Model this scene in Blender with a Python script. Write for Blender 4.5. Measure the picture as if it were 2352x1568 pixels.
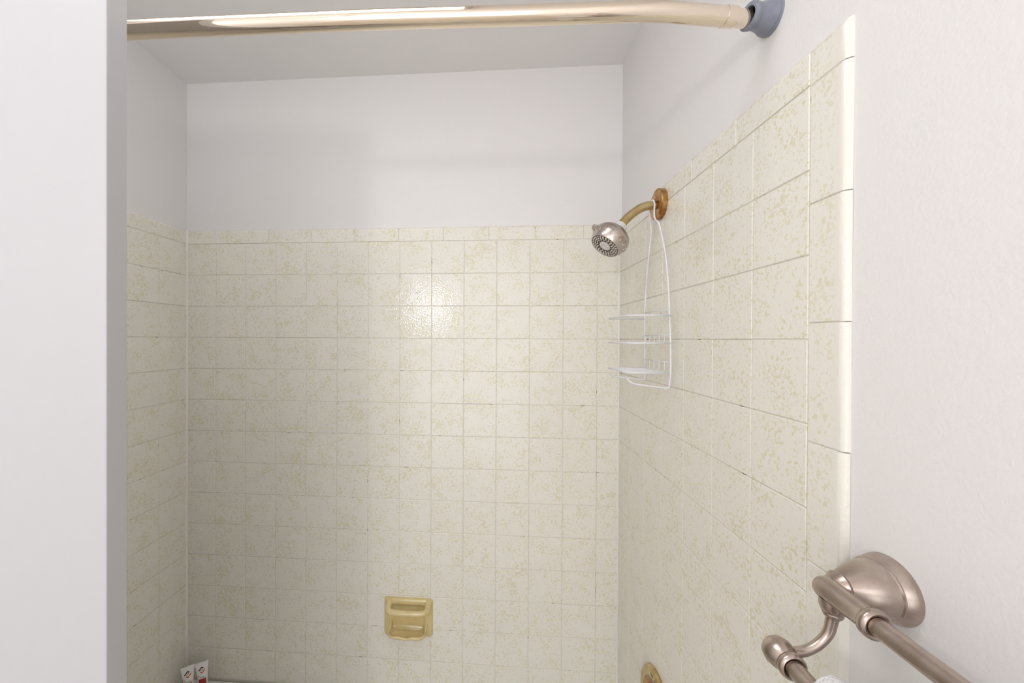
import bpy, bmesh, math, random
from mathutils import Vector, Matrix
random.seed(7)
for o in list(bpy.data.objects): bpy.data.objects.remove(o, do_unlink=True)
S = bpy.context.scene
COL = S.collection
Z0 = 1.52                    # height of the reference tile joint (about eye level) above the floor
P = .1085                    # tile pitch
W = 1.478                    # alcove width; right tile face x=0, back tile face y=0

# ------------------------------------------------------------ camera
cx, cy, cz, yaw, pitch, roll, F = -.40069, -1.27886, -.00104, -.071316, -.0048598, .0045092, 886.24
Ry = Matrix(((math.cos(yaw), -math.sin(yaw), 0), (math.sin(yaw), math.cos(yaw), 0), (0, 0, 1)))
Rp = Matrix(((1, 0, 0), (0, math.cos(pitch), math.sin(pitch)), (0, -math.sin(pitch), math.cos(pitch))))
Rr = Matrix(((math.cos(roll), 0, math.sin(roll)), (0, 1, 0), (-math.sin(roll), 0, math.cos(roll))))
M = Rr @ Rp @ Ry
r_, f_, u_ = M[0], M[1], M[2]
cd = bpy.data.cameras.new('camera'); cam = bpy.data.objects.new('camera', cd); COL.objects.link(cam)
cam.matrix_world = Matrix(((r_[0], u_[0], -f_[0], cx), (r_[1], u_[1], -f_[1], cy), (r_[2], u_[2], -f_[2], cz + Z0), (0, 0, 0, 1)))
cd.sensor_width = 36; cd.lens = F / 2352 * 36
cd.shift_x = 102.017 / 2352; cd.shift_y = -1.484 / 2352
cd.clip_start = .01
S.camera = cam

# ------------------------------------------------------------ light and exposure
wd = bpy.data.worlds.new('world'); S.world = wd; wd.use_nodes = True
bg = wd.node_tree.nodes['Background']; bg.inputs[0].default_value = (.99, .985, 1.0, 1); bg.inputs[1].default_value = 2.6
S.view_settings.view_transform = 'Standard'; S.view_settings.look = 'None'
S.view_settings.exposure = -0.11; S.view_settings.gamma = 1; S.view_settings.use_curve_mapping = False
LAMP = (-.96, -2.0, Z0 + .27)          # the vanity light behind the photographer
LAMP_STRENGTH = 112.0
def area(name, loc, rot, sx, sy, power, col):
    l = bpy.data.lights.new(name, 'AREA'); l.shape = 'RECTANGLE'; l.size = sx; l.size_y = sy
    l.energy = power; l.color = col
    o = bpy.data.objects.new(name, l); COL.objects.link(o); o.location = loc; o.rotation_euler = rot
    return o
area('ceiling_fill_light', (-.86, -.93, Z0 + .86), (0, 0, 0), .8, .36, 4.6, (.97, .98, 1))  # soft fill added overhead to lift the shaded alcove, no known fixture

# ------------------------------------------------------------ helpers
def tag(o, label=None, cat=None, group=None, kind=None):
    if label: o['label'] = label
    if cat: o['category'] = cat
    if group: o['group'] = group
    if kind: o['kind'] = kind
    return o
def empty(name, loc, label, cat, group=None):
    o = bpy.data.objects.new(name, None); COL.objects.link(o); o.location = loc
    o.empty_display_size = .02
    return tag(o, label, cat, group)
def link(name, me, mat, parent=None, smooth=False):
    o = bpy.data.objects.new(name, me); COL.objects.link(o)
    if mat and not me.materials: me.materials.append(mat)
    if parent:
        o.parent = parent
        # geometry is authored in world space: undo the ancestors' offsets
        q = parent; off = Vector((0, 0, 0))
        while q: off += q.location; q = q.parent
        o.location = -off
    if smooth:
        for p in me.polygons: p.use_smooth = True
    return o
def mesh(name, vs, fs): 
    me = bpy.data.meshes.new(name); me.from_pydata([tuple(v) for v in vs], [], fs); me.update()
    bm = bmesh.new(); bm.from_mesh(me); bmesh.ops.recalc_face_normals(bm, faces=bm.faces); bm.to_mesh(me); bm.free()
    return me
def raw(name, vs, fs):
    me = bpy.data.meshes.new(name); me.from_pydata([tuple(v) for v in vs], [], fs); me.update(); return me
class MB:
    def __init__(s): s.v = []; s.f = []
    def add(s, vs, fs):
        n = len(s.v); s.v += [tuple(v) for v in vs]; s.f += [tuple(i + n for i in f) for f in fs]; return s
    def box(s, a, b, mat=None):
        x0, y0, z0 = a; x1, y1, z1 = b
        vs = [(x0, y0, z0), (x1, y0, z0), (x1, y1, z0), (x0, y1, z0), (x0, y0, z1), (x1, y0, z1), (x1, y1, z1), (x0, y1, z1)]
        if mat: vs = [mat @ Vector(v) for v in vs]
        return s.add(vs, [(0, 3, 2, 1), (4, 5, 6, 7), (0, 1, 5, 4), (1, 2, 6, 5), (2, 3, 7, 6), (3, 0, 4, 7)])
    def bbox(s, a, b, r=.002, mat=None, seg=2):
        bm = bmesh.new(); bmesh.ops.create_cube(bm, size=1)
        for v in bm.verts: v.co = Vector([(a[i] + b[i]) / 2 + v.co[i] * (b[i] - a[i]) for i in range(3)])
        bmesh.ops.bevel(bm, geom=list(bm.edges), offset=r, segments=seg, affect='EDGES', profile=.5)
        bm.verts.index_update()
        vs = [(mat @ v.co) if mat else v.co.copy() for v in bm.verts]
        s.add(vs, [[v.index for v in f.verts] for f in bm.faces]); bm.free(); return s
    def lathe(s, prof, mat, n=32):
        """prof: (t along axis z, radius); closes ends with radius 0."""
        vs, fs, rings = [], [], []
        for t, r in prof:
            if r < 1e-6: rings.append([len(vs)]); vs.append((0, 0, t))
            else:
                rings.append(list(range(len(vs), len(vs) + n)))
                vs += [(r * math.cos(2 * math.pi * k / n), r * math.sin(2 * math.pi * k / n), t) for k in range(n)]
        for a, b in zip(rings, rings[1:]):
            for k in range(n):
                k2 = (k + 1) % n
                if len(a) == 1 and len(b) == 1: continue
                if len(a) == 1: fs.append((a[0], b[k], b[k2]))
                elif len(b) == 1: fs.append((a[k], a[k2], b[0]))
                else: fs.append((a[k], a[k2], b[k2], b[k]))
        return s.add([mat @ Vector(v) for v in vs], fs)
    def tube(s, pts, r, n=10, cap=True):
        pts = [Vector(p) for p in pts]; m = len(pts)
        rr = r if isinstance(r, (list, tuple)) else [r] * m
        T = []
        for i in range(m):
            a = pts[max(i - 1, 0)]; b = pts[min(i + 1, m - 1)]; T.append((b - a).normalized())
        up = Vector((0, 0, 1)) if abs(T[0].z) < .9 else Vector((1, 0, 0))
        N = (up - T[0] * up.dot(T[0])).normalized(); vs = []; fs = []
        for i in range(m):
            N = (N - T[i] * N.dot(T[i])).normalized(); B = T[i].cross(N)
            for k in range(n):
                a = 2 * math.pi * k / n
                vs.append(pts[i] + (N * math.cos(a) + B * math.sin(a)) * rr[i])
        for i in range(m - 1):
            for k in range(n):
                k2 = (k + 1) % n
                fs.append((i * n + k, i * n + k2, (i + 1) * n + k2, (i + 1) * n + k))
        if cap: fs.append(tuple(range(n))[::-1]); fs.append(tuple(range((m - 1) * n, m * n)))
        return s.add(vs, fs)
    def sphere(s, c, r, n=10, m=6, sc=(1, 1, 1)):
        vs = [(0, 0, 1)]; fs = []
        for j in range(1, m):
            t = math.pi * j / m
            vs += [(math.sin(t) * math.cos(2 * math.pi * k / n), math.sin(t) * math.sin(2 * math.pi * k / n), math.cos(t)) for k in range(n)]
        vs.append((0, 0, -1))
        for k in range(n):
            k2 = (k + 1) % n
            fs.append((0, 1 + k, 1 + k2)); e = 1 + (m - 2) * n
            fs.append((e + k2, e + k, len(vs) - 1))
            for j in range(m - 2): fs.append((1 + j * n + k, 1 + (j + 1) * n + k, 1 + (j + 1) * n + k2, 1 + j * n + k2))
        return s.add([(c[0] + v[0] * r * sc[0], c[1] + v[1] * r * sc[1], c[2] + v[2] * r * sc[2]) for v in vs], fs)
    def build(s, name, mat, parent=None, smooth=False, auto=None):
        me = mesh(name, s.v, s.f); o = link(name, me, mat, parent, smooth)
        if auto:
            for p in me.polygons: p.use_smooth = True
            me.set_sharp_from_angle(angle=math.radians(auto))
        return o
def frame(origin, axis, up=(0, 0, 1)):
    """matrix whose local z runs along axis"""
    z = Vector(axis).normalized(); u = Vector(up)
    x = (u - z * u.dot(z))
    if x.length < 1e-4: x = Vector((1, 0, 0)) - z * z.x
    x.normalize(); y = z.cross(x)
    m = Matrix((x, y, z)).transposed().to_4x4(); m.translation = Vector(origin); return m
def catmull(pts, n=8):
    pts = [Vector(p) for p in pts]; q = [pts[0] * 2 - pts[1]] + pts + [pts[-1] * 2 - pts[-2]]; out = []
    for i in range(1, len(q) - 2):
        a, b, c, d = q[i - 1:i + 3]
        for k in range(n):
            t = k / n
            out.append(.5 * ((2 * b) + (c - a) * t + (2 * a - 5 * b + 4 * c - d) * t * t + (3 * b - a - 3 * c + d) * t ** 3))
    out.append(pts[-1]); return out

# ------------------------------------------------------------ materials
def mat(name, col, rough=.5, metal=0., spec=.5, coat=0.):
    m = bpy.data.materials.new(name); m.use_nodes = True
    b = m.node_tree.nodes['Principled BSDF']
    b.inputs['Base Color'].default_value = (*col, 1); b.inputs['Roughness'].default_value = rough
    b.inputs['Metallic'].default_value = metal; b.inputs['Specular IOR Level'].default_value = spec
    b.inputs['Coat Weight'].default_value = coat
    return m
def nn(m, t, **kw):
    n = m.node_tree.nodes.new(t)
    for k, v in kw.items(): setattr(n, k, v)
    return n
def lk(m, a, b): m.node_tree.links.new(a, b)
def noise_mix(m, c1, c2, scale, lo, hi, detail=3, coord=None, dist=0.):
    b = m.node_tree.nodes['Principled BSDF']
    nz = nn(m, 'ShaderNodeTexNoise'); nz.inputs['Scale'].default_value = scale; nz.inputs['Detail'].default_value = detail
    nz.inputs['Distortion'].default_value = dist
    if coord is None:
        g = nn(m, 'ShaderNodeNewGeometry'); coord = g.outputs['Position']
    lk(m, coord, nz.inputs['Vector'])
    mr = nn(m, 'ShaderNodeMapRange'); mr.inputs[1].default_value = lo; mr.inputs[2].default_value = hi
    lk(m, nz.outputs[0], mr.inputs[0])
    mx = nn(m, 'ShaderNodeMix', data_type='RGBA'); mx.inputs[6].default_value = (*c1, 1); mx.inputs[7].default_value = (*c2, 1)
    lk(m, mr.outputs[0], mx.inputs[0]); lk(m, mx.outputs[2], b.inputs['Base Color'])
    return mx, mr, nz
def bump(m, scale, strength, dist=.001, detail=2, coord=None):
    b = m.node_tree.nodes['Principled BSDF']
    nz = nn(m, 'ShaderNodeTexNoise'); nz.inputs['Scale'].default_value = scale; nz.inputs['Detail'].default_value = detail
    if coord is None:
        g = nn(m, 'ShaderNodeNewGeometry'); coord = g.outputs['Position']
    lk(m, coord, nz.inputs['Vector'])
    bp = nn(m, 'ShaderNodeBump'); bp.inputs['Strength'].default_value = strength; bp.inputs['Distance'].default_value = dist
    lk(m, nz.outputs[0], bp.inputs['Height']); lk(m, bp.outputs[0], b.inputs['Normal'])
    return bp

TILE = (.87, .846, .776)
def tile_material(name='speckled_tile_glaze', flecks=1., fade=False):
    m = mat(name, TILE, .075, 0, .5)
    b = m.node_tree.nodes['Principled BSDF']
    g = nn(m, 'ShaderNodeNewGeometry'); oi = nn(m, 'ShaderNodeObjectInfo')
    ml = nn(m, 'ShaderNodeMath', operation='MULTIPLY'); ml.inputs[1].default_value = 7.3; lk(m, oi.outputs['Random'], ml.inputs[0])
    ad = nn(m, 'ShaderNodeVectorMath', operation='ADD'); lk(m, g.outputs['Position'], ad.inputs[0]); lk(m, ml.outputs[0], ad.inputs[1])
    pos = ad.outputs[0]
    n1 = nn(m, 'ShaderNodeTexNoise'); n1.inputs['Scale'].default_value = 185; n1.inputs['Detail'].default_value = 2.5; n1.inputs['Distortion'].default_value = .6
    n2 = nn(m, 'ShaderNodeTexNoise'); n2.inputs['Scale'].default_value = 22; n2.inputs['Detail'].default_value = 2
    lk(m, pos, n1.inputs['Vector']); lk(m, pos, n2.inputs['Vector'])
    s2 = nn(m, 'ShaderNodeMath', operation='MULTIPLY_ADD'); s2.inputs[1].default_value = .42; lk(m, n2.outputs[0], s2.inputs[0]); lk(m, n1.outputs[0], s2.inputs[2])
    mr = nn(m, 'ShaderNodeMapRange'); mr.inputs[1].default_value = .765; mr.inputs[2].default_value = .85; mr.inputs[4].default_value = .8 * flecks
    lk(m, s2.outputs[0], mr.inputs[0])
    mx = nn(m, 'ShaderNodeMix', data_type='RGBA'); mx.inputs[6].default_value = (*TILE, 1); mx.inputs[7].default_value = (.74, .695, .47, 1)
    fac = mr.outputs[0]
    if fade:        # the flecks stop short of the rolled edge
        tc = nn(m, 'ShaderNodeTexCoord'); sx = nn(m, 'ShaderNodeSeparateXYZ'); lk(m, tc.outputs['Object'], sx.inputs[0])
        fr = nn(m, 'ShaderNodeMapRange'); fr.inputs[1].default_value = .006; fr.inputs[2].default_value = .016; fr.inputs[3].default_value = 1; fr.inputs[4].default_value = .05
        lk(m, sx.outputs[0], fr.inputs[0])
        fm = nn(m, 'ShaderNodeMath', operation='MULTIPLY'); lk(m, fac, fm.inputs[0]); lk(m, fr.outputs[0], fm.inputs[1]); fac = fm.outputs[0]
    lk(m, fac, mx.inputs[0]); lk(m, mx.outputs[2], b.inputs['Base Color'])
    n3 = nn(m, 'ShaderNodeTexNoise'); n3.inputs['Scale'].default_value = 190; n3.inputs['Detail'].default_value = 1
    lk(m, pos, n3.inputs['Vector'])
    bp = nn(m, 'ShaderNodeBump'); bp.inputs['Strength'].default_value = .8; bp.inputs['Distance'].default_value = .0006
    lk(m, n3.outputs[0], bp.inputs['Height']); lk(m, bp.outputs[0], b.inputs['Normal'])
    return m
M_TILE = tile_material()
M_EDGE = tile_material('bullnose_glaze', .75, True)
# the rolled edge wears a paler, smoother glaze: fewer flecks
M_GROUT = mat('grout', (.74, .71, .64), .8, 0, .2)
noise_mix(M_GROUT, (.80, .765, .68), (.13, .09, .06), 38, .635, .70, 3)
M_PAINT = mat('wall_paint', (.86, .842, .84), .55, 0, .3); bump(M_PAINT, 220, .4, .0012, 2)
M_CEIL = mat('ceiling_paint', (.90, .885, .88), .7, 0, .2); bump(M_CEIL, 160, .2, .0012, 2)
M_DOOR = mat('door_paint', (.53, .53, .55), .35, 0, .4)
M_FLOOR = mat('vinyl_floor', (.34, .24, .15), .35); noise_mix(M_FLOOR, (.66, .60, .52), (.56, .50, .42), 9, .4, .7, 4)
M_TUB = mat('tub_enamel', (.88, .86, .81), .15, 0, .5, .4); bump(M_TUB, 6, .05, .002)
M_CHROME = mat('warm_nickel', (.82, .72, .60), .07, 1.); bump(M_CHROME, 14, .06, .002)
M_BRUSH = mat('brushed_nickel', (.50, .42, .375), .27, 1.)
noise_mix(M_BRUSH, (.54, .46, .41), (.44, .36, .315), 60, .35, .65, 3); bump(M_BRUSH, 420, .06, .0004)
M_HEAD = mat('satin_nickel', (.52, .46, .43), .22, 1.); noise_mix(M_HEAD, (.55, .49, .46), (.42, .33, .25), 30, .5, .75, 3)
M_BRASS = mat('antique_brass', (.60, .46, .24), .27, 1.); noise_mix(M_BRASS, (.62, .50, .28), (.48, .34, .15), 45, .4, .7, 3)
M_COPPER = mat('tarnished_brass', (.50, .25, .08), .3, 1.); noise_mix(M_COPPER, (.58, .38, .15), (.30, .11, .03), 55, .35, .68, 3)
M_RUBBER = mat('grey_rubber', (.245, .26, .32), .42); noise_mix(M_RUBBER, (.25, .265, .33), (.20, .215, .27), 60, .4, .7)
M_WIRE = mat('white_vinyl_wire', (.82, .82, .85), .3, 0, .5); noise_mix(M_WIRE, (.84, .84, .87), (.76, .76, .78), 25, .4, .7)
M_PLAST = mat('white_plastic', (.72, .69, .70), .35); noise_mix(M_PLAST, (.74, .71, .72), (.62, .58, .56), 80, .5, .7)
M_NOZZLE = mat('nozzle_rubber', (.72, .66, .60), .4); noise_mix(M_NOZZLE, (.75, .70, .64), (.55, .46, .38), 200, .5, .7)
M_DARK = mat('dark_recess', (.10, .07, .055), .5); noise_mix(M_DARK, (.12, .09, .07), (.06, .04, .03), 60, .4, .6)
M_SOAP = mat('yellow_ceramic', (.72, .575, .27), .12, 0, .5, .5)
noise_mix(M_SOAP, (.76, .63, .33), (.68, .53, .235), 18, .35, .7, 2); bump(M_SOAP, 40, .06, .001)
M_TOWEL = mat('white_terry', (.86, .84, .85), .95, 0, .1); bump(M_TOWEL, 520, .9, .004, 3)
M_TUBE = mat('white_tube_plastic', (.85, .83, .82), .35); noise_mix(M_TUBE, (.87, .85, .84), (.82, .80, .78), 30, .4, .7)
M_ORANGE = mat('orange_print', (.60, .13, .03), .4); noise_mix(M_ORANGE, (.62, .14, .03), (.48, .07, .03), 40, .4, .7)
M_BLACK = mat('black_print', (.015, .012, .015), .4); noise_mix(M_BLACK, (.015, .012, .015), (.03, .025, .03), 60, .4, .6)
M_PEACH = mat('peach_print', (.62, .38, .24), .5); noise_mix(M_PEACH, (.62, .38, .24), (.66, .45, .30), 60, .4, .6)
M_RED = mat('red_carton', (.42, .06, .025), .4); noise_mix(M_RED, (.46, .09, .025), (.30, .015, .02), 28, .4, .62, 2)
M_LAMP = mat('lamp_globe', (1, 1, 1), .3)
b = M_LAMP.node_tree.nodes['Principled BSDF']; b.inputs['Emission Color'].default_value = (1, .975, .94, 1); b.inputs['Emission Strength'].default_value = LAMP_STRENGTH

# ------------------------------------------------------------ room shell
T = .008            # tile thickness: painted surfaces lie this far behind the tile faces
XL, XR, YB, YF = -W - T, T, T, -3.6
ZC = Z0 + .890
ZT = Z0 + .3732     # top of the tiling
ZR = Z0 - 11 * P    # tub rim
def struct(name, mb, m): o = mb.build(name, m); tag(o, kind='structure'); return o
wall_back = struct('wall_back', MB().box((XL - .1, YB, 0), (XR + .1, YB + .1, ZC)), M_PAINT)
wall_right = struct('wall_right', MB().box((XR, YF - .1, 0), (XR + .1, YB, ZC)), M_PAINT)
DY0, DY1 = -.915, -1.50     # doorway in the left wall
wall_left = struct('wall_left', MB().box((XL - .1, DY0, 0), (XL, YB, ZC)).box((XL - .1, YF - .1, 0), (XL, DY0, ZC)), M_PAINT)
# rear wall left out behind the viewer so even world light fills the room
struct('ceiling', MB().box((XL - .1, YF - .1, ZC), (XR + .1, YB + .1, ZC + .1)), M_CEIL)
struct('floor', MB().box((XL - 1.5, YF - .1, -.1), (XR + .1, YB + .1, 0)), M_FLOOR)

# ------------------------------------------------------------ tiles
def samples(L, a, b):
    """positions and depths across a tile; edge types: c chamfer, r rolled edge"""
    c = .0011; out = []
    def side(t):
        if t == 'c': return [(0, -T), (0, -c * .9), (c, 0)]
        R = T
        return [(0, -T)] + [(R * (1 - math.cos(a_)), -T + R * math.sin(a_)) for a_ in [math.radians(d) for d in (20, 40, 60, 78, 90)]] + [(R + .0006, 0)]
    A = side(a); B = [(L - p, d) for p, d in side(b)][::-1]
    return A + B
MESHCACHE = {}
def tile_mesh(w, h, e='cccc', m=None):
    """local x right, z up, face toward -y; edges left,right,bottom,top"""
    key = (round(w, 4), round(h, 4), e, m.name)
    if key in MESHCACHE: return MESHCACHE[key]
    U = samples(w, e[0], e[1]); V = samples(h, e[2], e[3]); vs = []; fs = []
    for v, dv in V:
        for u, du in U: vs.append((u - w / 2, -min(du, dv), v - h / 2))
    n = len(U)
    for j in range(len(V) - 1):
        for i in range(n - 1): fs.append((j * n + i, j * n + i + 1, (j + 1) * n + i + 1, (j + 1) * n + i))
    me = raw('tile', vs, fs); me.materials.append(m)
    if 'r' in e:
        for p in me.polygons: p.use_smooth = True
        me.set_sharp_from_angle(angle=math.radians(28))
    MESHCACHE[key] = me; return me
GAP = .0015
rt = random.Random(3)
def put_tile(parent, side, s0, s1, z0, z1, e='cccc', m=None, name='tile'):
    """side: 'b' back (s = world x), 'r' right wall (s = distance from back wall), 'l' left wall"""
    m = m or M_TILE
    g = GAP / 2
    eL, eR, eB, eT = e
    a = s0 + g; b_ = s1 - g; c = z0 + g; d = z1 - g
    me = tile_mesh(b_ - a, d - c, e, m)
    o = bpy.data.objects.new(name, me); COL.objects.link(o); o.parent = parent
    mid = (a + b_) / 2; zc = (c + d) / 2; off = rt.uniform(-.00025, .00025)
    tilt = (rt.uniform(-.0022, .0022), rt.uniform(-.0022, .0022))
    if side == 'b': o.location = (mid, off, zc); rz = 0
    elif side == 'r': o.location = (off, -mid, zc); rz = -math.pi / 2
    else: o.location = (-W + off, -mid, zc); rz = math.pi / 2
    o.rotation_euler = (tilt[0], 0, rz + tilt[1])
    return o
def cuts(a, b, first, step):
    out = [a]; x = first
    while x < b - .004:
        if x > a + .004: out.append(x)
        x += step
    out.append(b); return out
rows = [ZR + .0015] + [Z0 + k * P for k in range(-10, 4)]
# back wall, from the right corner: partial column, 12 full, partial
bx = [-W] + [-.0705 - k * P for k in range(12, -1, -1)] + [0]
for j in range(len(rows) - 1):
    for i in range(len(bx) - 1): put_tile(wall_back, 'b', bx[i], bx[i + 1], rows[j], rows[j + 1])
tx = [-W] + [-W + .146 + k * .1515 for k in range(8)] + [-.115, 0]
for i in range(len(tx) - 1): put_tile(wall_back, 'b', tx[i], tx[i + 1], rows[-1], ZT, 'cccr')
# right wall: s is measured toward the room
rs = [0] + [.1023 + k * P for k in range(7)]
SE = rs[-1]                                   # where the rolled-edge column starts
for j in range(len(rows) - 1):
    for i in range(len(rs) - 1): put_tile(wall_right, 'r', rs[i], rs[i + 1], rows[j], rows[j + 1])
for a, b_ in ((0, .1515), (.1515, .303), (.303, .4545), (.4545, .601), (.601, SE)):
    put_tile(wall_right, 'r', a, b_, rows[-1], ZT, 'cccr')
zc_ = [Z0 + .021 + k * .1515 for k in range(-10, 3)]
SB = SE + .053
for a, b_ in zip(zc_, zc_[1:]): put_tile(wall_right, 'r', SE, SB, a, b_, 'crcc', M_EDGE)
put_tile(wall_right, 'r', SE, SB, zc_[-1], ZT, 'crcr', M_EDGE)
# left wall: same courses, mirrored
ls = [0] + [.112 + k * P for k in range(6)] + [.765]
for j in range(len(rows) - 1):
    for i in range(len(ls) - 1): put_tile(wall_left, 'l', ls[i], ls[i + 1], rows[j], rows[j + 1])
for i in range(5): put_tile(wall_left, 'l', i * .153, (i + 1) * .153, rows[-1], ZT, 'cccr')
# grout beds just behind the tile faces
def grout(parent, a, b_):
    return MB().box(a, b_).build('grout', M_GROUT, parent)
GD = .0016
grout(wall_back, (-W, GD, ZR - .02), (0, T, ZT - .006))
grout(wall_right, (GD, -SB + .006, .0), (T, 0, ZT - .006))
grout(wall_left, (-W - T, -.76, ZR - .02), (-W - GD, 0, ZT - .006))
# soft caulk beads in the two inner corners
for x, wl in ((0, wall_right), (-W, wall_left)):
    s = -1 if x == 0 else 1; mb = MB(); vs = []
    prof = [(0, 0), (.0045 * s, 0), (.0016 * s, -.0016), (0, -.0045)]
    mb.add([(x + p[0], p[1], z) for z in (ZR, ZT) for p in prof], [(0, 1, 5, 4), (1, 2, 6, 5), (2, 3, 7, 6), (3, 0, 4, 7), (0, 1, 2, 3), (4, 5, 6, 7)])
    mb.build('caulk_bead', M_TUB, wl)

# ------------------------------------------------------------ door (open, in front of the tub's left end)
hx, hy = XL + .012, -.905
fx, fy = -.8876, -.800          # far edge of the free end
dv = Vector((fx - hx, fy - hy + .0, 0))
ang = math.radians(10.5); dirv = Vector((math.cos(ang), math.sin(ang), 0)); nrm = Vector((math.sin(ang), -math.cos(ang), 0))
p1 = Vector((fx, fy, 0)); L = (fx - hx) / math.cos(ang)
door = empty('door_1', (fx - dirv.x * L, fy - dirv.y * L, 0), None, None); door['kind'] = 'structure'
if 'label' in door: del door['label']
DM = Matrix((( -dirv.x, nrm.x, 0, fx), (-dirv.y, nrm.y, 0, fy), (0, 0, 1, 0), (0, 0, 0, 1)))   # local x: away from the free edge, y: toward the room
MB().bbox((0, 0, .012), (L, .034, Z0 + .526), .0016, DM, 2).build('door_slab', M_DOOR, door)
for sgn in (1, -1):
    yb = .034 if sgn == 1 else 0
    fr = DM @ frame((.06, yb, .93), (0, sgn, 0))
    k = MB().lathe([(0, 0), (0, .032), (.004, .032), (.009, .026), (.010, .012), (.030, .011), (.036, .020), (.046, .027), (.056, .026), (.063, .016), (.065, 0)], fr, 24)
    k.build('door_knob', M_BRUSH, door, auto=40)
for z in (.22, 1.05, 1.82):
    MB().tube([DM @ Vector((L + .004, .036, z - .045)), DM @ Vector((L + .004, .036, z + .045))], .006, 10).build('hinge', M_BRUSH, door)
# ------------------------------------------------------------ bathtub
def rrect(x0, x1, y0, y1, r, n=8):
    pts = []
    for (cx_, cy_, a0) in ((x1 - r, y1 - r, 0), (x0 + r, y1 - r, 90), (x0 + r, y0 + r, 180), (x1 - r, y0 + r, 270)):
        for k in range(n + 1):
            a = math.radians(a0 + 90 * k / n); pts.append((cx_ + r * math.cos(a), cy_ + r * math.sin(a)))
    return pts
tub = empty('bathtub', (-W / 2, -.38, 0), 'off-white bathtub whose rim meets the tiled back wall, at the bottom edge', 'bathtub')
loops = []
X0, X1, Y0, Y1 = -W + .001, -.001, -.748, -.001
for (ins, r, z) in ((0, .004, 0), (0, .004, ZR - .014), (.003, .006, ZR - .004), (.010, .012, ZR), (.058, .09, ZR - .001), (.068, .10, ZR - .007), (.075, .10, ZR - .02), (.11, .12, .12), (.16, .13, .075), (.26, .10, .07)):
    loops.append([(x, y, z) for x, y in rrect(X0 + ins, X1 - ins, Y0 + ins, Y1 - ins, r)])
vs = [p for l in loops for p in l]; n = len(loops[0]); fs = []
for j in range(len(loops) - 1):
    for k in range(n): fs.append((j * n + k, j * n + (k + 1) % n, (j + 1) * n + (k + 1) % n, (j + 1) * n + k))
fs.append(tuple(range((len(loops) - 1) * n, len(loops) * n)))
MB().add(vs, fs).build('basin', M_TUB, tub, auto=40)
MB().lathe([(0, 0), (.0, .03), (.003, .029), (.004, .012), (.002, .0)], frame((-.30, -.375, .071), (0, 0, 1)), 20).build('drain', M_BRASS, tub, auto=40)

# ------------------------------------------------------------ curtain rod
RZ = Z0 + .475
rod = empty('curtain_rod', (-.7, -.72, RZ), 'polished warm nickel shower curtain rod bowed across the tub near the ceiling', 'curtain rod')
path = catmull([(-W + .03, -.700, RZ), (-1.40, -.708, RZ), (-1.2, -.7165, RZ), (-.95, -.7175, RZ), (-.75, -.7145, RZ), (-.56, -.711, RZ), (-.36, -.7045, RZ), (-.22, -.7010, RZ), (-.165, -.6985, RZ), (-.10, -.6885, RZ), (-.062, -.6825, RZ), (-.052, -.681, RZ)], 8)
MB().tube(path, .0130, 28).build('outer_tube', M_CHROME, rod, auto=60)
MB().tube([(-.066, -.6832, RZ), (-.03, -.676, RZ)], .0118, 24).build('inner_tube', M_CHROME, rod, auto=60)
MB().tube([(-.068, -.6834, RZ), (-.052, -.6808, RZ)], .0136, 24).build('collar', M_CHROME, rod, auto=60)
cup = [(0, 0), (0, .0240), (.003, .0246), (.0065, .0240), (.0075, .0226), (.0085, .0230), (.010, .0222), (.017, .0192), (.025, .0174), (.0320, .0168), (.0335, .0180), (.0385, .0184), (.040, .0172), (.0402, .0122), (.030, .0119)]
MB().lathe(cup, frame((T, -.6725, RZ + .004), (-1, -.20, -.07)), 36).build('end_cap', M_RUBBER, rod, auto=50)['label'] = 'blue-grey rubber end cap on the right wall'
MB().lathe(cup, frame((-W - T, -.698, RZ + .001), (1, -.05, 0)), 36).build('end_cap', M_RUBBER, rod, auto=50)['label'] = 'blue-grey rubber end cap on the left wall'

# ------------------------------------------------------------ shower head
SY = -.310; SZ = Z0 + .3245
sh = empty('shower_fixture', (0, SY, SZ), 'round satin nickel shower head on a short bent brass arm', 'shower head')
fl = MB().lathe([(0, 0), (0, .0370), (.0112, .0370), (.0122, .0360), (.0127, .0342), (.0136, .020), (.0142, .0148), (.0125, .0135), (.0125, 0)], frame((-.0004, SY, SZ + .003), (-1, 0, 0)), 40)
fl.build('flange', M_COPPER, sh, auto=22)['label'] = 'coppery tarnished wall flange'
arm = catmull([(-.004, SY, SZ + .0005), (-.028, SY, SZ + .0008), (-.048, SY - .001, SZ - .005), (-.068, SY - .002, SZ - .018), (-.0875, SY - .003, SZ - .036), (-.0985, SY - .004, SZ - .051)], 6)
MB().tube(arm, .0107, 24).build('arm', M_BRASS, sh, auto=60)['label'] = 'antique brass bent arm'
ax = Vector((-.62, -.19, -.77)).normalized()
hp = Vector((-.0975, SY - .004, SZ - .0495))
HM = frame(hp, ax) @ Matrix.Diagonal((1.07, 1.07, 1.12, 1))
nut = MB(); prof = [(-.004, .0), (-.004, .0118), (-.002, .0142), (.011, .0146), (.012, .0135), (.0125, .0)]
nut.lathe(prof, HM, 24)
for k in range(16):
    a = 2 * math.pi * k / 16
    nut.box((-.0008, -.0008, -.001), (.0008, .0008, .0105), HM @ Matrix.Translation((.0146 * math.cos(a), .0146 * math.sin(a), 0)))
nut.build('swivel_nut', M_PLAST, sh, auto=40)['label'] = 'white ribbed plastic nut'
body = [(.011, .0), (.011, .0175), (.0135, .0215), (.018, .0300), (.024, .0368), (.0300, .0402), (.0318, .0408)]
MB().lathe(body, HM, 48).build('housing', M_HEAD, sh, auto=50)
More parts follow.
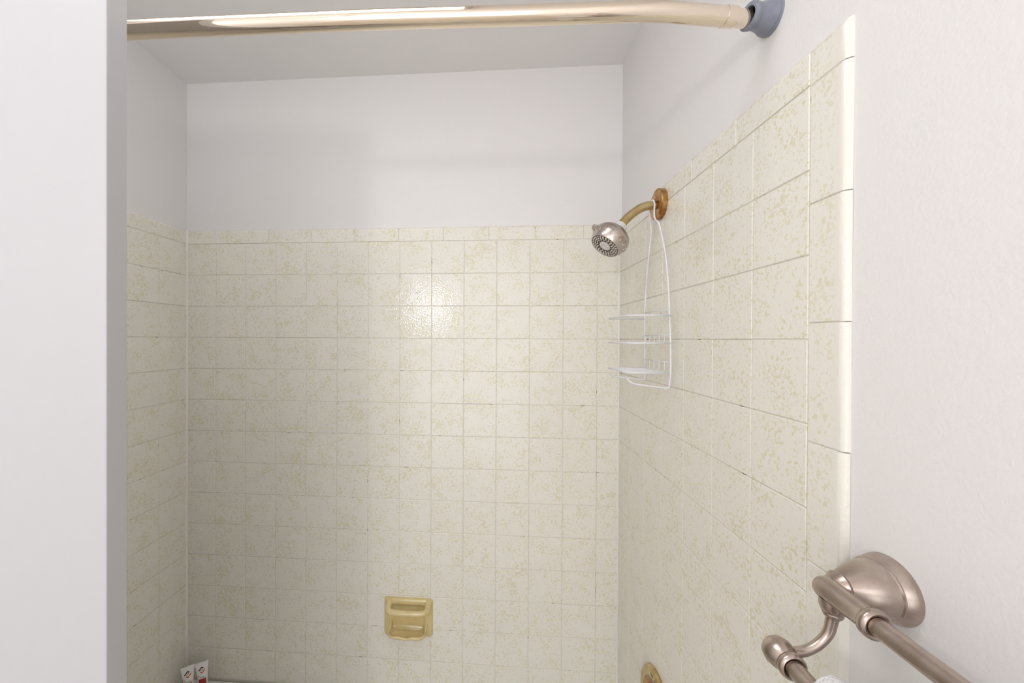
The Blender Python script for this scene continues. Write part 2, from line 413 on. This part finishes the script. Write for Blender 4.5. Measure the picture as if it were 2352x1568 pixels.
ring = [(.0318, .0398), (.0322, .0412), (.036, .0415), (.044, .0405), (.052, .0375), (.058, .0355), (.0600, .0338), (.0596, .0325), (.0575, .0315), (.0575, .0)]
sring = MB().lathe(ring, HM, 48).build('spray_ring', M_HEAD, sh, auto=50)
MB().lathe([(.0312, .0395), (.0314, .0409), (.0323, .0409), (.0325, .0395)], HM, 48).build('seam', M_DARK, sh)
gr = MB()
for k in range(18):
    a = 2 * math.pi * k / 18
    m_ = HM @ Matrix.Rotation(a, 4, 'Z') @ Matrix.Translation((.0402, 0, .0445)) @ Matrix.Rotation(math.radians(-14), 4, 'Y')
    gr.bbox((-.0012, -.0011, -.0058), (.0016, .0011, .0058), .0009, m_, 2)
gr.build('grip_ribs', M_HEAD, sring, auto=60)
# thumb lever on the side that faces the tub
lv = MB(); aL = None
best = None
for k in range(72):
    a = 2 * math.pi * k / 72; v = HM.to_3x3() @ Vector((math.cos(a), math.sin(a), 0))
    sc = -v.x * .8 + v.z * .55
    if best is None or sc > best[0]: best = (sc, a)
aL = best[1]
lm = HM @ Matrix.Rotation(aL, 4, 'Z')
lv.add([lm @ Vector(p) for p in [(.038, -.013, .034), (.038, .013, .034), (.051, .0035, .036), (.051, -.0035, .036), (.038, -.011, .043), (.038, .011, .043), (.0495, .003, .041), (.0495, -.003, .041)]], [(0, 1, 2, 3), (4, 7, 6, 5), (0, 3, 7, 4), (3, 2, 6, 7), (2, 1, 5, 6), (0, 4, 5, 1)])
lv.build('thumb_lever', M_HEAD, sring)
sface = MB().lathe([(.0572, 0), (.0572, .0318), (.0582, .0318), (.0584, .0)], HM, 40).build('spray_face', M_DARK, sh)
nz = MB()
for rad, cnt, rr in ((.0290, 26, .0020), (.0240, 22, .0021), (.0190, 16, .0019)):
    for k in range(cnt):
        a = 2 * math.pi * (k + (.5 if cnt == 22 else 0)) / cnt
        c = HM @ Vector((rad * math.cos(a), rad * math.sin(a), .0592)); nz.sphere(c, rr, 8, 5)
o = nz.build('nozzles', M_NOZZLE, sface, smooth=True); o['kind'] = 'stuff'
MB().lathe([(.0580, .0), (.0580, .0135), (.0598, .0130), (.0602, .011), (.0604, 0)], HM, 32).build('centre_disc', M_PLAST, sh, auto=40)

# ------------------------------------------------------------ wire shower caddy
YN, YA = -.4096, -.265; XB = -.0215
def Zr(z): return z + Z0
cad = empty('shower_caddy', (XB, -.31, Z0 + .33), 'white vinyl-coated wire shower caddy with two shelves hanging from the shower arm', 'caddy')
armtop = SZ + .0107 + .0022
near = [(-.0215, SY, armtop + .0005), (-.0215, SY - .009, armtop - .004), (-.0215, SY - .0135, Zr(.322)), (-.0215, SY - .0125, Zr(.303)), (-.0212, -.326, Zr(.288)), (-.021, -.345, Zr(.273)), (-.020, -.3540, Zr(.255)), (-.020, -.3720, Zr(.215)), (-.0195, -.3860, Zr(.172)), (-.0195, -.3975, Zr(.110)), (-.020, -.4035, Zr(.060)), (-.020, -.4096, Zr(0)), (-.020, -.4120, Zr(-.06)), (-.0205, -.4080, Zr(-.098)), (-.0235, -.4050, Zr(-.1065)), (-.040, -.4060, Zr(-.1055)), (-.066, -.4090, Zr(-.1020)), (-.094, -.4096, Zr(-.0980)), (-.106, -.4096, Zr(-.0925)), (-.113, -.4096, Zr(-.0845))]
far = [(-.0215, SY, armtop + .0005), (-.0215, SY + .009, armtop - .004), (-.0215, SY + .0135, Zr(.322)), (-.0215, SY + .0135, Zr(.303)), (-.0212, -.300, Zr(.286)), (-.021, -.3040, Zr(.270)), (-.020, -.2990, Zr(.250)), (-.020, -.2890, Zr(.215)), (-.0195, -.2760, Zr(.170)), (-.0195, -.2680, Zr(.110)), (-.020, -.2640, Zr(.060)), (-.020, -.2650, Zr(0)), (-.020, -.2670, Zr(-.06)), (-.0205, -.2690, Zr(-.094)), (-.0235, -.2690, Zr(-.1015)), (-.045, -.2670, Zr(-.1000)), (-.072, -.2650, Zr(-.0980)), (-.088, -.2650, Zr(-.0965)), (-.099, -.2650, Zr(-.0945)), (-.107, -.2650, Zr(-.0885))]
MB().tube(catmull(near, 5)[::-1] + catmull(far, 5)[1:], .0021, 10).build('hanger_frame', M_WIRE, cad, smooth=True)
def shelf(name, z, floor, back):
    mb = MB(); r1, r2 = .0019, .0012
    loop = [(-.0205, YN - .001, Zr(z)), (-.105, YN - .001, Zr(z)), (-.1105, YN + .004, Zr(z)), (-.1105, YA - .004, Zr(z)), (-.105, YA + .001, Zr(z)), (-.0205, YA + .001, Zr(z))]
    mb.tube(loop, r1, 8)
    so = mb.build(name, M_WIRE, cad, smooth=True)
    if back is not None:
        MB().tube([(-.0205, YN - .002, Zr(back)), (-.0205, YA + .002, Zr(back))], .0014, 8).build('cross_wire', M_WIRE, so, smooth=True)
    if floor:
        for k in range(5):
            y = YA - .010 - k * (YA - YN - .035) / 4
            MB().tube([(-.1105, y, Zr(z) + .0008), (-.026, y, Zr(z) + .0008), (-.0225, y, Zr(z) + .003), (-.0215, y, Zr(back))], r2, 6).build('shelf_wire', M_WIRE, so, smooth=True)
shelf('top_rail', .0525, False, .067)
shelf('upper_shelf', -.0085, True, .0095)
shelf('lower_shelf', -.0735, True, -.0505)

# ------------------------------------------------------------ soap dish
sd = empty('soap_dish', (-.687, 0, Z0 - .935), 'glossy yellow ceramic soap dish with grab bar set in the back wall', 'soap dish')
px0, px1, pz0, pz1 = -.770, -.604, Z0 - .998, Z0 - .8715
NX, NZ = 56, 46; vs = []; fs = []
def smooth(e0, e1, x): t = max(0, min(1, (x - e0) / (e1 - e0))); return t * t * (3 - 2 * t)
def sdist(x, z, hx_, hz_, r):
    qx, qz = abs(x) - hx_ + r, abs(z) - hz_ + r
    return math.hypot(max(qx, 0), max(qz, 0)) + min(max(qx, qz), 0) - r
hw, hh = (px1 - px0) / 2, (pz1 - pz0) / 2
for j in range(NZ + 1):
    for i in range(NX + 1):
        x = -hw + 2 * hw * i / NX; z = -hh + 2 * hh * j / NZ
        # pull the grid corners in to round them
        xx, zz = x, z; r = .010
        qx, qz = abs(x) - hw + r, abs(z) - hh + r
        if qx > 0 and qz > 0:
            l = math.hypot(qx, qz); mm = max(qx, qz); s_ = mm / l
            xx = math.copysign(hw - r + qx * s_, x); zz = math.copysign(hh - r + qz * s_, z)
        d = -sdist(xx, zz, hw, hh, r)
        y = -.010 * math.sqrt(max(0, 1 - (1 - min(1, d / .008)) ** 2))
        din = -sdist(xx, zz - .002, hw - .022, hh - .018, .014)
        y += .0085 * smooth(0, .014, din)
        vs.append(((px0 + px1) / 2 + xx, y, (pz0 + pz1) / 2 + zz))
for j in range(NZ):
    for i in range(NX): a = j * (NX + 1) + i; fs.append((a, a + 1, a + NX + 2, a + NX + 1))
o = link('back_plate', raw('back_plate', vs, fs), M_SOAP, sd, True)
bc = -.685
bar = catmull([(bc - .066, -.002, Z0 - .882), (bc - .066, -.020, Z0 - .892), (bc - .060, -.034, Z0 - .8965), (bc - .045, -.039, Z0 - .8985), (bc, -.040, Z0 - .899), (bc + .045, -.039, Z0 - .8985), (bc + .060, -.034, Z0 - .8965), (bc + .066, -.020, Z0 - .892), (bc + .066, -.002, Z0 - .882)], 7)
mm = len(bar); MB().tube(bar, [.0115 - .0022 * math.sin(math.pi * i / (mm - 1)) for i in range(mm)], 16).build('grab_bar', M_SOAP, sd, smooth=True)
# bowl: rounded tray open to the wall
def tray(ins, depth, z, dip=0):
    pts = []; w2 = .064 - ins; yf = -depth + ins
    def pt(x, y): pts.append((bc + x, y, z(x, y) if callable(z) else z))
    r = .024 - ins * .6; n = 10
    for k in range(6): pt(-w2, -.001 + (yf + r + .001) * k / 5)
    for k in range(1, n): a = math.radians(180 + 90 * k / n); pt(-w2 + r + r * math.cos(a), yf + r + r * math.sin(a))
    for k in range(13): pt(-w2 + r + (2 * w2 - 2 * r) * k / 12, yf)
    for k in range(1, n): a = math.radians(270 + 90 * k / n); pt(w2 - r + r * math.cos(a), yf + r + r * math.sin(a))
    for k in range(6): pt(w2, yf + r + (-.001 - yf - r) * k / 5)
    return pts
def rim(x, y): return Z0 - .9620 - .0040 * math.exp(-(x / .013) ** 2) * (1 if y < -.04 else 0) + .018 * smooth(-.03, -.004, y)
D = .060
L_ = [tray(.040, D - .006, Z0 - .9945), tray(.022, D - .002, Z0 - .9885), tray(.008, D, Z0 - .9765), tray(.0018, D, lambda x, y: rim(x, y) - .0085), tray(0, D, lambda x, y: rim(x, y) - .004), tray(.0012, D, lambda x, y: rim(x, y) - .001), tray(.004, D, rim), tray(.0068, D, lambda x, y: rim(x, y) - .001), tray(.0082, D, lambda x, y: rim(x, y) - .004), tray(.011, D, Z0 - .9700), tray(.018, D, Z0 - .9730), tray(.034, D, Z0 - .9740)]
vs = [p for l in L_ for p in l]; n = len(L_[0]); fs = []
for j in range(len(L_) - 1):
    for k in range(n - 1): fs.append((j * n + k, j * n + k + 1, (j + 1) * n + k + 1, (j + 1) * n + k))
e_ = (len(L_) - 1) * n
fs.append(tuple(range(e_, e_ + n))); fs.append(tuple(range(n))[::-1])
MB().add(vs, fs).build('bowl', M_SOAP, sd, auto=60)

# ------------------------------------------------------------ mixer valve
VY, VZ = -.312, Z0 - .900
vv = empty('shower_valve', (0, VY, VZ), 'round aged brass shower valve plate low on the right tiled wall', 'valve')
VM = frame((0, VY, VZ), (-1, 0, 0))
vplate = MB().lathe([(0, 0), (0, .086), (.003, .0875), (.008, .0865), (.0115, .083), (.0125, .079), (.0115, .070), (.0122, .0655), (.0115, .0625), (.006, .058), (.0045, .040), (.0045, 0)], VM, 64).build('face_plate', M_BRASS, vv, auto=40)
MB().lathe([(.0046, 0), (.0055, .056), (.0095, .0608), (.0117, .0625), (.0110, .0595), (.0060, .053), (.0052, .040), (.005, 0)], VM, 48).build('inner_cup', M_COPPER, vv, auto=40)['label'] = 'inner cup, its dark brown reflection put into the metal colour'  # the cup's dark brown reflection is carried by a darker metal
MB().lathe([(.004, 0), (.004, .017), (.030, .015), (.034, .024), (.046, .027), (.056, .024), (.060, 0)], frame((0, VY, VZ - .006), (-1, 0, 0)), 32).build('handle', M_BRASS, vv, auto=40)
# worn lettering around the plate: small dark strokes
for txt, amid in (('OFF', 7), ('COLD', -13)):
    fc = bpy.data.curves.new('lettering', 'FONT'); fc.body = txt; fc.size = .0085; fc.align_x = 'CENTER'; fc.extrude = .0002
    fo = bpy.data.objects.new('lettering', fc); COL.objects.link(fo)
    dg = bpy.context.evaluated_depsgraph_get(); me = bpy.data.meshes.new_from_object(fo.evaluated_get(dg)); bpy.data.objects.remove(fo)
    # local frame of the plate: local x is world up
    wy = math.radians(amid)                 # clockwise from the top as seen from the room
    up = Vector((0, -math.sin(-wy), math.cos(wy)))
    up = Vector((0, math.sin(wy), math.cos(wy)))
    nrm_ = Vector((-1, 0, 0)); rt_ = up.cross(nrm_)
    mt = Matrix((rt_, up, nrm_)).transposed().to_4x4(); mt.translation = Vector((-.0127, VY, VZ)) + up * .0705
    me.transform(mt); me.materials.clear()
    link('lettering', me, M_DARK, vplate)

# ------------------------------------------------------------ double towel bar
TY = -.858; TZ = Z0 - .2525
UX, UZ = -.0625, Z0 - .2535
OX, OZ = -.1120, Z0 - .3170
tb = empty('towel_bar', (T, TY, TZ), 'brushed nickel double towel bar on the painted right wall', 'towel bar')
YE = -1.468
def post(y, sg, mir):
    ty = y
    fr = frame((T, y + .007 * sg, TZ - .004), (-1, -.04 * sg, .0))
    MB().lathe([(0, 0), (0, .0322), (.0018, .0330), (.006, .0318), (.0105, .0298), (.0130, .0285), (.0138, .0292), (.0150, .0292), (.0160, .0278), (.024, .0258), (.034, .0222), (.042, .0182), (.048, .0150), (.0495, .0142), (.0505, .0150), (.0525, .0152), (.0545, .0135), (.060, .0100), (.066, .0085)], fr, 48).build('rosette', M_BRUSH, tb, auto=40)
    # elbow that carries the upper bar
    e0 = y + .006 * sg
    MB().lathe([(0, 0), (.001, .006), (.004, .0098), (.009, .0115), (.018, .0115), (.030, .0108), (.052, .0106), (.0545, .0112), (.0565, .0134), (.0600, .0138), (.0625, .0130), (.0635, .0112), (.0625, .0090), (.058, .0088)], frame((UX, e0, UZ), (0, -sg, 0)), 32).build('bar_socket', M_BRUSH, tb, auto=50)
    MB().lathe([(0, .0115), (.008, .0112), (.0125, .0095), (.0135, .008), (.0155, .0085), (.0175, .0075), (.0185, .0055)], frame((UX + .001, y - .010 * sg, UZ - .006), (.0, 0, -1)), 24).build('lower_boss', M_BRUSH, tb, auto=50)
    arm_ = catmull([(UX + .001, y - .010 * sg, UZ - .020), (UX + .000, y - .010 * sg, UZ - .028), (UX - .0035, y - .010 * sg, UZ - .041), (UX - .0125, y - .010 * sg, UZ - .0525), (UX - .0245, y - .010 * sg, UZ - .0600), (UX - .0365, y - .010 * sg, UZ - .0625), (OX + .008, y - .010 * sg, OZ + .0005)], 6)
    MB().tube(arm_, [.0058 - .0012 * math.sin(math.pi * i / (len(arm_) - 1)) for i in range(len(arm_))], 14).build('bracket_arm', M_BRUSH, tb, smooth=True)
    b0 = y + .004 * sg
    MB().lathe([(0, 0), (.0006, .0042), (.0030, .0092), (.0075, .0132), (.0135, .0147), (.0200, .0135), (.0245, .0105), (.0258, .0098), (.0275, .0122), (.0305, .0128), (.0335, .0122), (.0345, .0105), (.0335, .0088), (.030, .0086)], frame((OX, b0, OZ), (0, -sg, 0)), 32).build('ball_end', M_BRUSH, tb, auto=50)
post(TY, 1, 0)
post(YE, -1, 1)
MB().tube([(UX, TY - .05, UZ), (UX, YE + .05, UZ)], .0086, 24).build('upper_bar', M_BRUSH, tb, auto=60)
MB().tube([(OX, TY - .025, OZ), (OX, YE + .025, OZ)], .0084, 24).build('lower_bar', M_BRUSH, tb, auto=60)

# white towel folded over the lower bar
tw = MB(); prof = []
import math as _m
cxT, r_o = -.1035, .0235
yA, yB2 = -.921, -1.36
arc = [(-.123, -.50), (-.125, -.30), (-.126, -.12), (-.1255, -.04)] + [(cxT + .0215 * math.cos(math.radians(a)), .0145 * math.sin(math.radians(a))) for a in (170, 150, 125, 100, 80, 55, 30, 10)] + [(-.0815, -.04), (-.081, -.12), (-.081, -.30), (-.082, -.48)]
inn = [(-.090, -.48), (-.092, -.3), (-.096, -.12), (-.1005, -.045), (OX + .0092, -.012), (OX + .006, -.0035), (OX, -.0005), (OX - .006, -.0035), (-.1195, -.012), (-.118, -.045), (-.117, -.12), (-.115, -.3), (-.114, -.5)]
ring_ = arc + inn
NYt = 26; rg = random.Random(5); vs = []; fs = []
for j in range(NYt + 1):
    y = yA + (yB2 - yA) * j / NYt
    e = .0025 if j in (0, NYt) else 0
    for k, (x, z) in enumerate(ring_):
        wv = .0018 * math.sin(y * 60 + k) + rg.uniform(-.0007, .0007)
        c_ = Vector((x - (-.1035), z)); 
        vs.append((x + wv * (.6 if k < len(arc) else 0), y + rg.uniform(-.0008, .0008), OZ + .0080 + z + (wv if z > -.45 else 0)))
n = len(ring_)
for j in range(NYt):
    for k in range(n): fs.append((j * n + k, j * n + (k + 1) % n, (j + 1) * n + (k + 1) % n, (j + 1) * n + k))
fs.append(tuple(range(n))); fs.append(tuple(range(NYt * n, NYt * n + n)))
tw.add(vs, fs)
o = tw.build('hand_towel', M_TOWEL, auto=70); tag(o, 'fluffy white terry towel folded over the lower towel bar', 'towel')

# ------------------------------------------------------------ toiletries on the tub corner
def toiletry(base, top_a, top_b, label):
    """squeeze tube standing on its cap: round at the base, crimped flat at the top"""
    A, B = Vector(top_a), Vector(top_b); mid = (A + B) / 2; bs = Vector(base)
    e = empty('toiletry_tube', bs, label, 'toiletry', 'travel tubes on the tub corner')
    d = (B - A).normalized(); hw_ = (B - A).length / 2; up = (mid - bs).normalized()
    f = d.cross(up).normalized()        # front direction
    if f.dot(Vector((.3, -1, 0))) < 0: f = -f
    H = (mid - bs).length; vs = []; fs = []; n = 56; lv_ = [(.16, .0120, .0120), (.20, .0130, .0128), (.4, .0138, .0115), (.6, .0152, .0090), (.8, .0172, .0052), (.93, hw_ * .99, .0014), (.94, hw_, .0008), (1.0, hw_, .0008)]
    for t, a, b_ in lv_:
        for k in range(n):
            th = 2 * math.pi * k / n; vs.append(bs + up * (H * t) + d * (a * math.cos(th)) + f * (b_ * math.sin(th)))
    for j in range(len(lv_) - 1):
        for k in range(n): fs.append((j * n + k, j * n + (k + 1) % n, (j + 1) * n + (k + 1) % n, (j + 1) * n + k))
    fs.append(tuple(range(n))); fs.append(tuple(range((len(lv_) - 1) * n, len(lv_) * n)))
    tbody = MB().add(vs, fs).build('tube_body', M_TUBE, e, auto=50)
    MB().lathe([(0, 0), (0, .0135), (.001, .0142), (.014, .0146), (.0155, .0140), (.0155, 0)], frame(bs, up), 24).build('cap', M_ORANGE, e, auto=40)
    # printing: drawn just on the front skin
    def skin(u, t):
        for (t0, a0, b0), (t1, a1, b1) in zip(lv_, lv_[1:]):
            if t0 <= t <= t1:
                k = (t - t0) / (t1 - t0); a = a0 + (a1 - a0) * k; b_ = b0 + (b1 - b0) * k; break
        s_ = max(-.97, min(.97, u / a)); return bs + up * (H * t) + d * u + f * (b_ * math.sqrt(1 - s_ * s_) + .0009)
    def stroke(name, pts, w, m, lab=None):
        mb = MB()
        for (u0, t0), (u1, t1) in zip(pts, pts[1:]):
            du, dt = u1 - u0, (t1 - t0) * H; l = math.hypot(du, dt); nx, nt = -dt / l * w / 2, du / l * w / 2 / H
            na, nb = 5, 5
            front = [skin(u0 + (u1 - u0) * a / na + nx * (1 - 2 * b_ / nb), t0 + (t1 - t0) * a / na + nt * (1 - 2 * b_ / nb)) for a in range(na + 1) for b_ in range(nb + 1)]
            mb.add(front, [(a * (nb + 1) + b_, a * (nb + 1) + b_ + 1, (a + 1) * (nb + 1) + b_ + 1, (a + 1) * (nb + 1) + b_) for a in range(na) for b_ in range(nb)])
        o_ = mb.build(name, m, tbody)
    R_ = .0092; tc = .775
    stroke('logo_black', [(-R_, tc - .002 / H), (0, tc + R_ * .8 / H), (R_ * .5, tc + R_ * .42 / H)], .0030, M_BLACK)
    stroke('logo_orange', [(-R_ * .5, tc - R_ * .62 / H), (0, tc - R_ * 1.02 / H), (R_, tc - .0005 / H)], .0030, M_ORANGE)
    stroke('logo_spot', [(-.0032, tc - .0026 / H), (.0026, tc + .0022 / H)], .0030, M_PEACH)
    stroke('peach_patch', [(-.0120, .585), (-.0080, .585)], .006, M_PEACH)
    stroke('print_line', [(-.0065, .545), (.0085, .545)], .0009, M_BLACK)
    stroke('print_line', [(-.0035, .522), (.0065, .522)], .0006, M_BLACK)
    stroke('print_band', [(-.0105, .335), (-.004, .335), (.004, .335), (.0100, .335)], .030, M_RED)
    return e
toiletry((-1.4080, -.0700, ZR + .0002), (-1.4376, -.0748, Zr(-1.100)), (-1.4067, -.0520, Zr(-1.0995)), 'left white squeeze tube standing in the tub corner, black and orange diamond logo')
toiletry((-1.3760, -.0480, ZR + .0002), (-1.4045, -.0535, Zr(-1.100)), (-1.3727, -.0332, Zr(-1.100)), 'right white squeeze tube standing in the tub corner, nearer the back wall')
# ------------------------------------------------------------ vanity light behind the photographer, its pendant form invented
vl = empty('vanity_lamp', LAMP, 'unseen vanity light behind the viewer, drawn as a hanging globe', 'lamp')
MB().lathe([(0, 0), (0, .05), (.02, .045), (.025, 0)], frame((LAMP[0], LAMP[1], ZC), (0, 0, -1)), 24).build('ceiling_rose', M_BRUSH, vl, auto=40)
MB().tube([(LAMP[0], LAMP[1], ZC - .02), (LAMP[0], LAMP[1], LAMP[2] + .045)], .006, 12).build('stem', M_BRUSH, vl, smooth=True)
MB().sphere(LAMP, .055, 24, 14).build('globe', M_LAMP, vl, smooth=True)
cl = empty('ceiling_fill_panel', (-.86, -.93, ZC), 'unseen flat panel added above the viewer to house the fill light', 'lamp')  # made-up housing around the added alcove fill
MB().bbox((-1.28, -1.13, ZC - .025), (-.44, -.73, ZC - .001), .004).build('housing', M_DOOR, cl)
